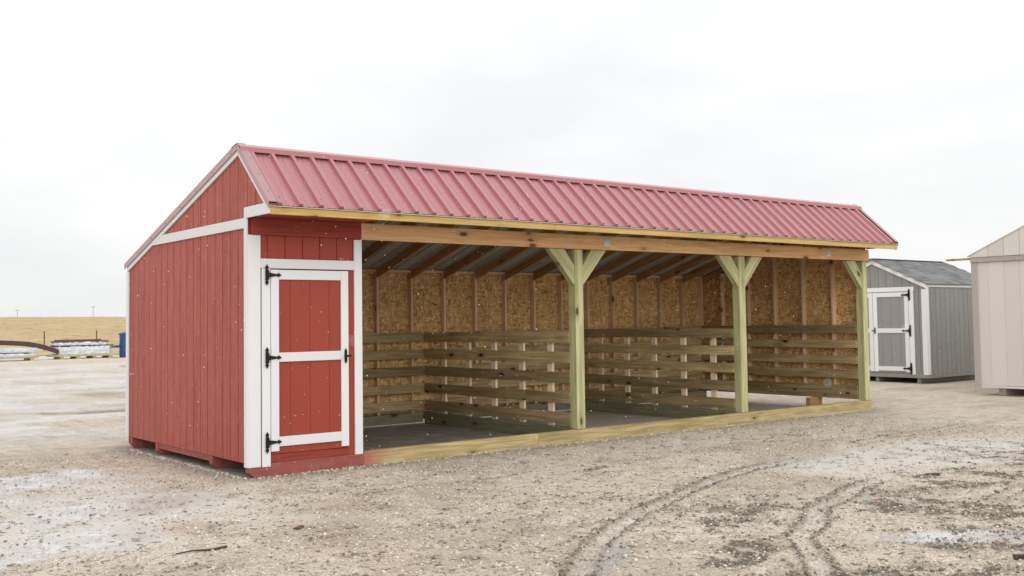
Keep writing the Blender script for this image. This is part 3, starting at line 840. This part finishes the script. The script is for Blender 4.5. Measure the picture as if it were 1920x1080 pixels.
gwl = prism('gable_wall', [(GY+.01, .20), (GY+GW-.01, .20), (GY+GW-.01, gtop(GY+GW)-.04), (gy_mid, GP-.08), (GY+.01, gtop(GY)-.04)], 'x', GX+.0125, GX+.03, 'gray', gs)
e = [GY]+[GY+.17+.2032*k for k in range(0, 13)]; e = [v for v in e if v < GY+GW-.05]+[GY+GW]
for p, q in zip(e[:-1], e[1:]):
    a, b = p+.005, q-.005; pts = [(a, .19), (b, .19), (b, gtop(b))]+([(gy_mid, gtop(gy_mid))] if a < gy_mid < b else [])+[(a, gtop(a))]
    prism('siding_plank', pts, 'x', GX, GX+.012, 'gray', gwl, bev=.002)
swl = box('side_wall', (GX+.03, GY+.0125, .20), (GX+GD, GY+.03, GE-.02), 'gray', gs)
walls_planks(swl, lambda x: GE-.02, GX+.012, GX+GD, .2032, .19, 'y', GY, GY+.012, 'gray')
box('side_wall', (GX+.03, GY+GW-.03, .20), (GX+GD, GY+GW, GE-.02), 'gray', gs)
prism('back_wall', [(GY+.035, .20), (GY+GW-.035, .20), (GY+GW-.035, gtop(GY+GW-.035)-.03), (gy_mid, GP-.08), (GY+.035, gtop(GY+.035)-.03)], 'x', GX+GD-.03, GX+GD, 'gray', gs)
box('base_board', (GX-.012, GY-.012, .125), (GX-.001, GY+GW+.01, .215), 'gray', gs)
box('base_board', (GX, GY-.012, .125), (GX+GD, GY-.001, .188), 'gray', gs)
for yy in (GY+.22, GY+1.28, GY+2.38): box('skid', (GX+.06, yy, 0), (GX+GD-.05, yy+.09, .187), 'block', gs)
box('corner_board', (GX-.018, GY-.020, .20), (GX-.001, GY+.10, gtop(GY)-.10), 'grayw', gs)
box('corner_board', (GX, GY-.020, .20), (GX+.10, GY-.001, GE-.085), 'grayw', gs)
box('corner_board', (GX-.018, GY+GW-.10, .20), (GX-.001, GY+GW+.02, gtop(GY+GW)-.10), 'grayw', gs)
box('eave_board', (GX-.018, GY-.022, GE-.083), (GX+GD, GY-.001, GE+.012), 'grayw', gs)
for s in (-1, 1):
    y0, y1 = gy_mid+s*(GW/2+.03), gy_mid+s*.001
    z0 = GP-(GW/2+.03)*gsl; z1 = GP
    prism('rake_board', [(y0, z0-.10), (y1, z1-.10), (y1, z1-.005), (y0, z0-.005)], 'x', GX-.036, GX-.0185, 'grayw', gs, bev=.002)
# shingled roof: every shingle is laid on the deck of its slope
for s in (-1, 1):
    y0 = gy_mid+s*(GW/2+.06); z0 = GP-(GW/2+.06)*gsl
    deck = prism('roof_deck', [(y0, z0), (gy_mid+s*.001, GP), (gy_mid+s*.001, GP+.016), (y0, z0+.016)], 'x', GX-.05, GX+GD+.04, 'gray', gs)
    slope = Vector((0, -s, gsl)).normalized(); nn = Vector((0, s*gsl, 1)).normalized()
    R = Matrix((Vector((1, 0, 0)), slope, nn)).transposed().to_4x4()
    if R.determinant() < 0: R = Matrix((Vector((1, 0, 0)), -slope, nn)).transposed().to_4x4()
    ln = math.hypot(GW/2+.06, (GW/2+.06)*gsl); nrow = 10; ex_ = ln/nrow
    sm = box_mesh(.302, ex_*1.12, .007, 'shingle', .001)
    for r in range(nrow):
        off = (r % 2)*.152
        for c in range(11):
            x = GX-.045+.15+c*.3048-off*.5
            p = Vector((x, y0, z0+.016))+slope*(ex_*(r+.5))+nn*(.006+.0005*(c % 2))
            place(bpy.data.objects.new('shingle', sm), Matrix.Translation(p) @ R @ Matrix.Rotation((.03 if R.col[1].y*slope.y > 0 else -.03)*-1, 4, 'X'), deck)
box('ridge_cap', (GX-.05, gy_mid-.06, GP+.026), (GX+GD+.04, gy_mid+.06, GP+.036), 'shingle', gs)
# double door of the grey shed
def gdoor(ya, yb_, hinge_low):
    lo, hi = min(ya, yb_), max(ya, yb_)
    d = box('door', (GX-.014, lo, .235), (GX-.002, hi, 2.09), 'gray', gs, along=2)
    n = 4
    for k in range(n):
        a = lo+(hi-lo)*k/n; b = lo+(hi-lo)*(k+1)/n
        box('door_plank', (GX-.020, a+.003, .237), (GX-.0145, b-.003, 2.088), 'grayd', d, .001, along=2)
    X0, X1 = GX-.037, GX-.0205
    for a in ((lo, lo+.105), (hi-.105, hi)): box('stile', (X0, a[0]+.002, .25), (X1, a[1]-.002, 2.088), 'grayw', d, .002)
    for z0, z1 in ((1.985, 2.086), (1.15, 1.255), (.275, .375)): box('door_rail', (X0, lo+.106, z0), (X1, hi-.106, z1), 'grayw', d, .002)
    for z in (2.02, 1.20, .335):
        y = lo-.03 if hinge_low else hi+.03
        R = Matrix.Rotation(-math.pi/2, 4, 'Z')                 # hinge front faces -X
        wm = Matrix.Translation((GX-.038, y, z)) @ R @ Matrix.Scale(1.7, 4)
        if hinge_low: wm = wm @ Matrix.Scale(-1, 4, (1, 0, 0))
        put('hinge', HM, wm, d)
    if hinge_low: put('latch', LM, Matrix.Translation((GX-.038, hi-.04, 1.20)) @ Matrix.Rotation(-math.pi/2, 4, 'Z') @ Matrix.Scale(1.3, 4), d)
gdoor(3.165, gy_mid-.004, True); gdoor(gy_mid+.004, gy_mid+(gy_mid-3.165), False)
box('door_jamb', (GX-.030, 3.045, .20), (GX-.001, 3.160, 2.10), 'grayw', gs)
box('door_jamb', (GX-.030, 2*gy_mid-3.160, .20), (GX-.001, 2*gy_mid-3.045, 2.10), 'grayw', gs)
box('door_header', (GX-.030, 3.030, 2.102), (GX-.001, 2*gy_mid-3.03, 2.205), 'grayw', gs)

# ------------------------------------------------------------------ cream shed at the right edge
WX, WY, WW, WD = 15.10, -3.30, 3.66, 4.9
ws = thing('storage_shed', (WX+WD/2, WY+WW/2, 0))
tag(ws, 'cream plank shed with taupe trim cut off by the right edge of the picture', 'shed')
WT = WY+WW; wmid = WY+WW/2; WP = 2.66+.46*WW/2
def wtop(y): return WP-abs(y-wmid)*.46
wf_ = box('front_wall', (WX+.0125, WY+.01, .20), (WX+.03, WT-.01, 2.60), 'cream', ws)
walls_planks(wf_, lambda y: 2.60, WY, WT, .3048, .19, 'x', WX, WX+.012, 'cream', .003)
wg = prism('gable', [(WY, 2.60), (WT, 2.60), (WT, 2.64), (wmid, WP-.05), (WY, 2.64)], 'x', WX-.022, WX+.03, 'cream', ws)
e = [WY-.04+.3048*k for k in range(13)]; e[-1] = WT+.04
for p, q in zip(e[:-1], e[1:]):
    a, b = p+.003, q-.003
    pts = [(a, 2.650), (b, 2.650), (b, wtop(b)+.03)]+([(wmid, WP+.03)] if a < wmid < b else [])+[(a, wtop(a)+.03)]
    prism('siding_plank', pts, 'x', WX-.060, WX-.046, 'cream', wg, bev=.002)
box('frieze_board', (WX-.044, WY-.02, 2.555), (WX-.0225, WT+.02, 2.649), 'taupe', ws)
box('corner_board', (WX-.020, WT-.105, .17), (WX-.001, WT+.018, 2.554), 'taupe', ws)
box('corner_board', (WX-.020, WY-.018, .17), (WX-.001, WY+.105, 2.554), 'taupe', ws)
box('base_board', (WX-.014, WY+.11, .145), (WX-.001, WT-.110, .185), 'cream', ws)
box('side_wall', (WX+.03, WT-.03, .19), (WX+WD, WT, 2.60), 'cream', ws)
box('side_wall', (WX+.03, WY, .19), (WX+WD, WY+.03, 2.60), 'cream', ws)
prism('back_wall', [(WY+.035, .19), (WT-.035, .19), (WT-.035, 2.6), (wmid, WP-.06), (WY+.035, 2.6)], 'x', WX+WD-.03, WX+WD, 'cream', ws)
for s in (-1, 1):
    y0 = wmid+s*(WW/2+.06); y1 = wmid+s*.001
    prism('roof_slope', [(y0, wtop(y0)+.031), (y1, WP+.031), (y1, WP+.05), (y0, wtop(y0)+.05)], 'x', WX-.075, WX+WD+.05, 'cream', ws)
for yy in (-.10, -1.4, -2.7): box('skid', (WX+.13, yy-.05, 0), (WX+WD-.1, yy+.09, .188), 'taupe', ws)
box('floor', (WX+.04, WY+.04, .19), (WX+WD-.04, WT-.04, .22), 'stud', ws)
box('protruding_board', (WX+.045, WT-.12, 2.612), (WX+.135, WT+.56, 2.650), 'fascia', ws)

# ------------------------------------------------------------------ building materials at the far edge of the yard
def bundle(x0, x1, y0, y1, layers, label, bear, seed):
    r = random.Random(seed)
    t = thing('lumber_bundle', ((x0+x1)/2, (y0+y1)/2, 0)); tag(t, label, 'lumber')
    for k in range(bear[0]):
        x = x0+.25+(x1-x0-.5)*k/(bear[0]-1)
        box('bearer', (x-.09, y0-.04, -.01), (x+.09, y1+.04, .12), 'sill', t, .006)
    z = .121
    for kind, h, xa, xb in layers:
        if kind == 'wrap':
            # soft crumpled plastic over a stack
            nx, nz_ = 26, 5; vs, fs = [], []
            ring = []
            prof = [(y0, z), (y0-.02, z+h*.5), (y0+.02, z+h), (y1-.02, z+h), (y1+.02, z+h*.5), (y1, z)]
            for i in range(nx+1):
                x = xa+(xb-xa)*i/nx; s_ = 1 if 0 < i < nx else .82
                for (yy, zz) in prof:
                    cyy, czz = (y0+y1)/2, z+h/2
                    q = (cyy+(yy-cyy)*s_+r.uniform(-.02, .02), max(z+.001, czz+(zz-czz)*s_+(r.uniform(-.035, .035) if zz > z+.01 else 0)))
                    vs.append((x+r.uniform(-.03, .03), *q))
            n = len(prof)
            for i in range(nx):
                for j in range(n): fs.append((i*n+j, i*n+(j+1) % n, (i+1)*n+(j+1) % n, (i+1)*n+j))
            fs.append(tuple(range(n))[::-1]); fs.append(tuple(nx*n+j for j in range(n)))
            mesh_obj('plastic_wrap', vs, fs, 'wrap', t)
        else:
            w = (y1-y0)/4
            for k in range(4):
                box('plank', (xa+r.uniform(-.06, .06), y0+k*w+.004, z+.001), (xb+r.uniform(-.06, .06), y0+(k+1)*w-.004, z+h), kind, t, .004)
        z += h+.002
    return t, z
t1, zt1 = bundle(4.2, 8.75, 43.6, 44.8, (('sill', .07, 4.2, 8.8), ('wrap', .16, 4.2, 8.7), ('redbrown', .04, 4.3, 8.3), ('wrap', .20, 4.2, 8.75)), 'low white wrapped lumber bundle at the left edge of the picture', (3,), 3)
t2, zt2 = bundle(9.75, 12.6, 44.2, 45.3, (('treated', .10, 9.6, 12.75), ('wrap', .40, 9.75, 12.4), ('redbrown', .05, 9.7, 12.5), ('wrap', .13, 9.7, 12.25)), 'tall white wrapped lumber bundle nearest the red shelter', (4,), 5)
b1 = box('steel_beam', (9.6, 44.35, zt2+.001), (12.3, 44.65, zt2+.075), 'redbrown', None, .004); tag(b1, 'long rusty brown beam lying under a shorter beam on the bundle', 'beam')
b2 = box('steel_beam', (9.75, 44.38, zt2+.077), (11.95, 44.62, zt2+.15), 'redbrown', None, .004); tag(b2, 'short rusty brown beam topmost on the wrapped bundle', 'beam')
# sagging dark beam lying across the left bundle down to the ground by the second
pts = []
for i in range(25):
    u = i/24; x = 3.0+u*6.75
    z = zt1+.03+.16*math.exp(-((x-6.4)/1.9)**2) - max(0, x-8.0)**2*.125 - max(0, 5-x)**2*.06
    pts.append((x, z))
poly = [(x, z) for x, z in pts]+[(x, z+.23) for x, z in pts[::-1]]
sag = prism('curved_beam', poly, 'y', 43.75, 43.95, 'dkbrown', None); tag(sag, 'dark brown sagging beam laid over the left wrapped bundle', 'beam')
# blue upright drum with a lid, its rings and a side arm
bd = thing('blue_drum', (13.22, 44.2, 0)); tag(bd, 'dark blue upright drum at the far corner of the red shelter', 'drum')
lathe('body', [(.42, .0), (.42, .28), (.435, .30), (.435, .33), (.42, .35), (.42, .62), (.435, .64), (.435, .67), (.42, .69), (.42, 1.14)], 20, 'blue', bd, Matrix.Translation((13.22, 44.2, .0)))
lathe('lid', [(.47, 1.142), (.47, 1.21), (.40, 1.25), (.12, 1.30), (.08, 1.36)], 20, 'blue', bd, Matrix.Translation((13.22, 44.2, .0)))
box('side_arm', (12.40, 44.14, .50), (12.80, 44.26, .62), 'blue', bd, .01)
# wire fence posts at the field edge
def fz(x, y): return float(field_z(np.array([x], float), np.array([y], float))[0][0])
for k, x in enumerate((10.4, 13.66, 16.94)):
    z = fz(x, 62.0)
    fp = thing('fence_post', (x, 62, z)); 
    box('stake', (x-.03, 61.97, z-.15), (x+.03, 62.03, 1.30), 'post', fp, .004)
    box('cap', (x-.045, 61.955, 1.301), (x+.045, 62.045, 1.33), 'post', fp, .004)
    tag(fp, ('thin dark fence stake behind the left wrapped bundle', 'thin dark fence stake rising between the two wrapped bundles', 'thin dark fence stake rising behind the rusty brown beams', 'thin dark fence stake hidden beside the blue drum')[k], 'fence post', 'fence posts at the field edge')
for k, (x, y, h) in enumerate(((101.4, 350., 3.6), (62, 380, 2.8), (83, 372, 2.6))):
    z = fz(x, y); pp = thing('utility_pole', (x, y, z))
    bar('pole', (x, y, z-.6), (x, y, z+h), .12, .12, (1, 0, 0), 'block', pp)
    box('crossarm', (x-.7, y-.09-.08, z+h-.4), (x+.7, y-.081, z+h-.28), 'block', pp)
    tag(pp, ('tallest far utility pole on the hill, nearest the red shelter', 'leftmost far utility pole on the hill crest', 'middle far utility pole on the hill crest')[k], 'utility pole', 'utility poles on the hill')

# ------------------------------------------------------------------ loose stones, clods, chips, snow (nobody could count them)
ico = bmesh.new(); bmesh.ops.create_icosphere(ico, subdivisions=1, radius=1)
IV = np.array([v.co[:] for v in ico.verts]); IF = np.array([[v.index for v in f.verts] for f in ico.faces]); ico.free()
def scatter(name, pos, size, squash, mat, embed=.25, jitter=.28, stretch=None, label=None):
    n = len(pos); r = np.random.default_rng(len(pos))
    V = IV[None]*(1+r.uniform(-jitter, jitter, (n, len(IV), 1)))
    sc = np.stack([size, size*r.uniform(.55, 1.0, n), size*squash], -1)
    if stretch is not None: sc[:, 0] *= stretch
    V = V*sc[:, None, :]
    a = r.uniform(0, 2*math.pi, n); c, s = np.cos(a), np.sin(a)
    x = V[..., 0]*c[:, None]-V[..., 1]*s[:, None]; y = V[..., 0]*s[:, None]+V[..., 1]*c[:, None]
    P = np.stack([x+pos[:, None, 0], y+pos[:, None, 1], V[..., 2]+(pos[:, 2]+sc[:, 2]*(1-embed*2))[:, None]], -1).reshape(-1, 3)
    F = (IF[None]+(np.arange(n)*len(IV))[:, None, None]).reshape(-1)
    me = bpy.data.meshes.new(name); me.vertices.add(len(P)); me.vertices.foreach_set('co', P.astype(np.float32).ravel())
    nf = n*len(IF); me.loops.add(nf*3); me.loops.foreach_set('vertex_index', F.astype(np.int32))
    me.polygons.add(nf); me.polygons.foreach_set('loop_start', np.arange(0, nf*3, 3, dtype=np.int32))
    me.polygons.foreach_set('use_smooth', np.zeros(nf, bool))
    t = me.attributes.new('tone', 'FLOAT', 'POINT'); t.data.foreach_set('value', np.repeat(r.random(n), len(IV)).astype(np.float32))
    me.update(); me.validate(); me.materials.append(mat)
    o = bpy.data.objects.new(name, me); o['kind'] = 'stuff'
    if label: o['label'] = label
    return place(o, Matrix.Identity(4), None)
def tone_mat(name, stops, rough=.85):
    m = NT(name); a = m.n('ShaderNodeAttribute', attribute_name='tone').outputs['Fac']
    r = m.n('ShaderNodeValToRGB'); m.l(a, r.inputs[0]); e = r.color_ramp.elements
    e[0].position, e[0].color = stops[0][0], (*stops[0][1], 1); e[1].position, e[1].color = stops[-1][0], (*stops[-1][1], 1)
    for p, c in stops[1:-1]: q = e.new(p); q.color = (*c, 1)
    n = m.noise(m.obj(rand=False), 90, 3)
    m.col(m.mix(m.rng(n, .3, .7, 0, .4), r.outputs[0], (.25, .21, .17))); m.rough(rough); m.b.inputs['Specular IOR Level'].default_value = .25
    return m.m
def zat(x, y): return ground_fields(x, y)
def sample(n, seed, x0=-5.5, x1=10, y0=-7.6, y1=3.5, bias=True):
    r = np.random.default_rng(seed); x = r.uniform(x0, x1, n*3); y = r.uniform(y0, y1, n*3)
    d = np.hypot(x-CPOS.x, y-CPOS.y)
    keep = r.random(n*3) < np.clip((6.5/np.maximum(d, 6.5))**1.0, .15, 1)
    keep &= ~((x > -.02) & (x < 11.05) & (y > -.03) & (y < 3.75))
    return x[keep][:n], y[keep][:n], r
x, y, r = sample(66000, 5); f = zat(x, y)
keep = r.random(len(x)) > .75*np.clip(f[1]*1.2+f[3]*.9, 0, 1)
x, y, z = x[keep], y[keep], f[0][keep]
size = .0045+.010*r.random(len(x))**3+.0015*r.random(len(x))
scatter('gravel_stones', np.stack([x, y, z], -1), size, .6, tone_mat('gravel_stone', [(0, (.19, .16, .125)), (.18, (.42, .355, .28)), (.55, (.62, .54, .44)), (1, (.80, .74, .65))]), .2, label='loose pale gravel stones on the yard')
x, y, r = sample(90000, 6, -3, 9, -7.6, -.6); f = zat(x, y)
keep = (f[2] > .25) & (r.random(len(x)) < f[2]**1.3*.9); x, y, z = x[keep][:14000], y[keep][:14000], f[0][keep][:14000]
scatter('mud_clods', np.stack([x, y, z], -1), .005+.012*r.random(len(x))**2.5, .7, tone_mat('mud_clod', [(0, (.11, .09, .07)), (.5, (.19, .16, .125)), (1, (.32, .27, .22))]), .25, label='dark muddy clods along the tyre tracks')
x, y, r = sample(2600, 8); f = zat(x, y)
scatter('wood_chips', np.stack([x, y, f[0]+.001], -1), .007+.008*r.random(len(x)), .22, tone_mat('wood_chip', [(0, (.14, .09, .05)), (.4, (.30, .18, .09)), (.75, (.44, .32, .17)), (1, (.12, .10, .09))]), .1, stretch=1+2.5*r.random(len(x)), label='small brown wood chips strewn over the gravel')
r = np.random.default_rng(31); n = 1300
x = np.append(r.uniform(.0, 11.0, n), r.uniform(-.09, -.01, 500)*1.0); y = np.append(-.026-np.abs(r.normal(0, .035, n)), r.uniform(-.05, 3.6, 500)); z = zat(x, y)[0]
scatter('base_pebbles', np.stack([x, y, z], -1), .004+.011*r.random(len(x))**2, .7, bpy.data.materials['gravel_stone'], .25, label='pebbles and grit heaped against the shelter base')
# falling snow
def snow():
    r = np.random.default_rng(77); n = 2800
    x = r.uniform(-4, 11, n); y = r.uniform(-5.5, 1.0, n); z = r.uniform(.2, 3.6, n)
    ok = (y < -.6); x, y, z = x[ok], y[ok], z[ok]
    # a few flakes close to the lens fall out of focus
    t = r.uniform(.7, 1.7, 6); a = YAW+r.uniform(-.42, .42, 6)
    x = np.append(x, CPOS.x+np.sin(a)*t); y = np.append(y, CPOS.y+np.cos(a)*t); z = np.append(z, CPOS.z+t*r.uniform(-.12, .25, 6))
    m = NT('snow'); m.col((.93, .94, .96)); m.rough(.6)
    n = len(x)
    scatter('falling_snow', np.stack([x, y, z], -1), np.append(r.uniform(.0014, .0036, n-6), r.uniform(.0012, .002, 6)), .9, m.m, .5, label='snowflakes falling through the air')
snow()

# ------------------------------------------------------------------ single things lying on the ground
def gz(x, y): return float(zat(np.array([x]), np.array([y]))[0][0])
def twig(pts, rad, label, mat='dkbrown'):
    bm = bmesh.new(); rings = []
    P = [Vector((x, y, gz(x, y)+rad*.8+dz)) for x, y, dz in pts]
    for i, p in enumerate(P):
        d = (P[min(i+1, len(P)-1)]-P[max(i-1, 0)]).normalized(); a = d.cross(Vector((0, 0, 1))).normalized(); b = a.cross(d)
        rr = rad*(1-.55*i/(len(P)-1)); rings.append([bm.verts.new(p+(a*math.cos(k*math.pi/3)+b*math.sin(k*math.pi/3))*rr) for k in range(6)])
    for q, s in zip(rings[:-1], rings[1:]):
        for k in range(6): bm.faces.new((q[k], q[(k+1) % 6], s[(k+1) % 6], s[k]))
    bm.faces.new(rings[0]); bm.faces.new(rings[-1][::-1]); bmesh.ops.recalc_face_normals(bm, faces=bm.faces[:])
    me = bpy.data.meshes.new('twig'); bm.to_mesh(me); bm.free(); me.materials.append(M[mat])
    o = bpy.data.objects.new('twig', me); place(o, Matrix.Identity(4), None); return tag(o, label, 'twig')
twig([(-1.50, -3.02, .002), (-1.62, -3.05, .0), (-1.74, -3.02, .004), (-1.86, -3.03, .0)], .010, 'dark bent twig on the gravel in front of the red end wall')

def lump(name, x, y, l, w, h, rz, mat, label, cat, bend=0.0):
    bm = bmesh.new(); bmesh.ops.create_cube(bm, size=1); bmesh.ops.subdivide_edges(bm, edges=bm.edges[:], cuts=2, use_grid_fill=True)
    rr = random.Random(int(x*100)+3)
    for v in bm.verts:
        v.co = Vector((v.co.x*l*(1+rr.uniform(-.1, .1)), v.co.y*w*(1+rr.uniform(-.18, .18)), v.co.z*h*(1+rr.uniform(-.2, .2))+bend*(v.co.x**2)))
    me = bpy.data.meshes.new(name); bm.to_mesh(me); bm.free(); me.materials.append(M[mat])
    o = bpy.data.objects.new(name, me); place(o, Matrix.Translation((x, y, gz(x, y)+h*.38)) @ Matrix.Rotation(rz, 4, 'Z'), None)
    return tag(o, label, cat)
M['teal'] = paint('teal_plastic', (.04, .36, .42), .4, .1, False)
lump('plastic_scrap', 3.274, -4.911, .055, .03, .008, .4, 'teal', 'small teal plastic scrap on the gravel beside a tyre track', 'litter', .03)
lump('wood_offcut', 2.19, -6.74, .10, .035, .03, -.6, 'dkbrown', 'dark wood offcut at the right edge of the picture', 'wood')
lump('wood_offcut', -.80, -2.72, .11, .04, .012, .7, 'redbrown', 'flat brown wood offcut on gravel before the red door', 'wood', .02)
lump('wood_offcut', 4.94, -4.56, .13, .04, .02, -.5, 'dkbrown', 'dark flat wood offcut at the far end of a tyre track', 'wood')
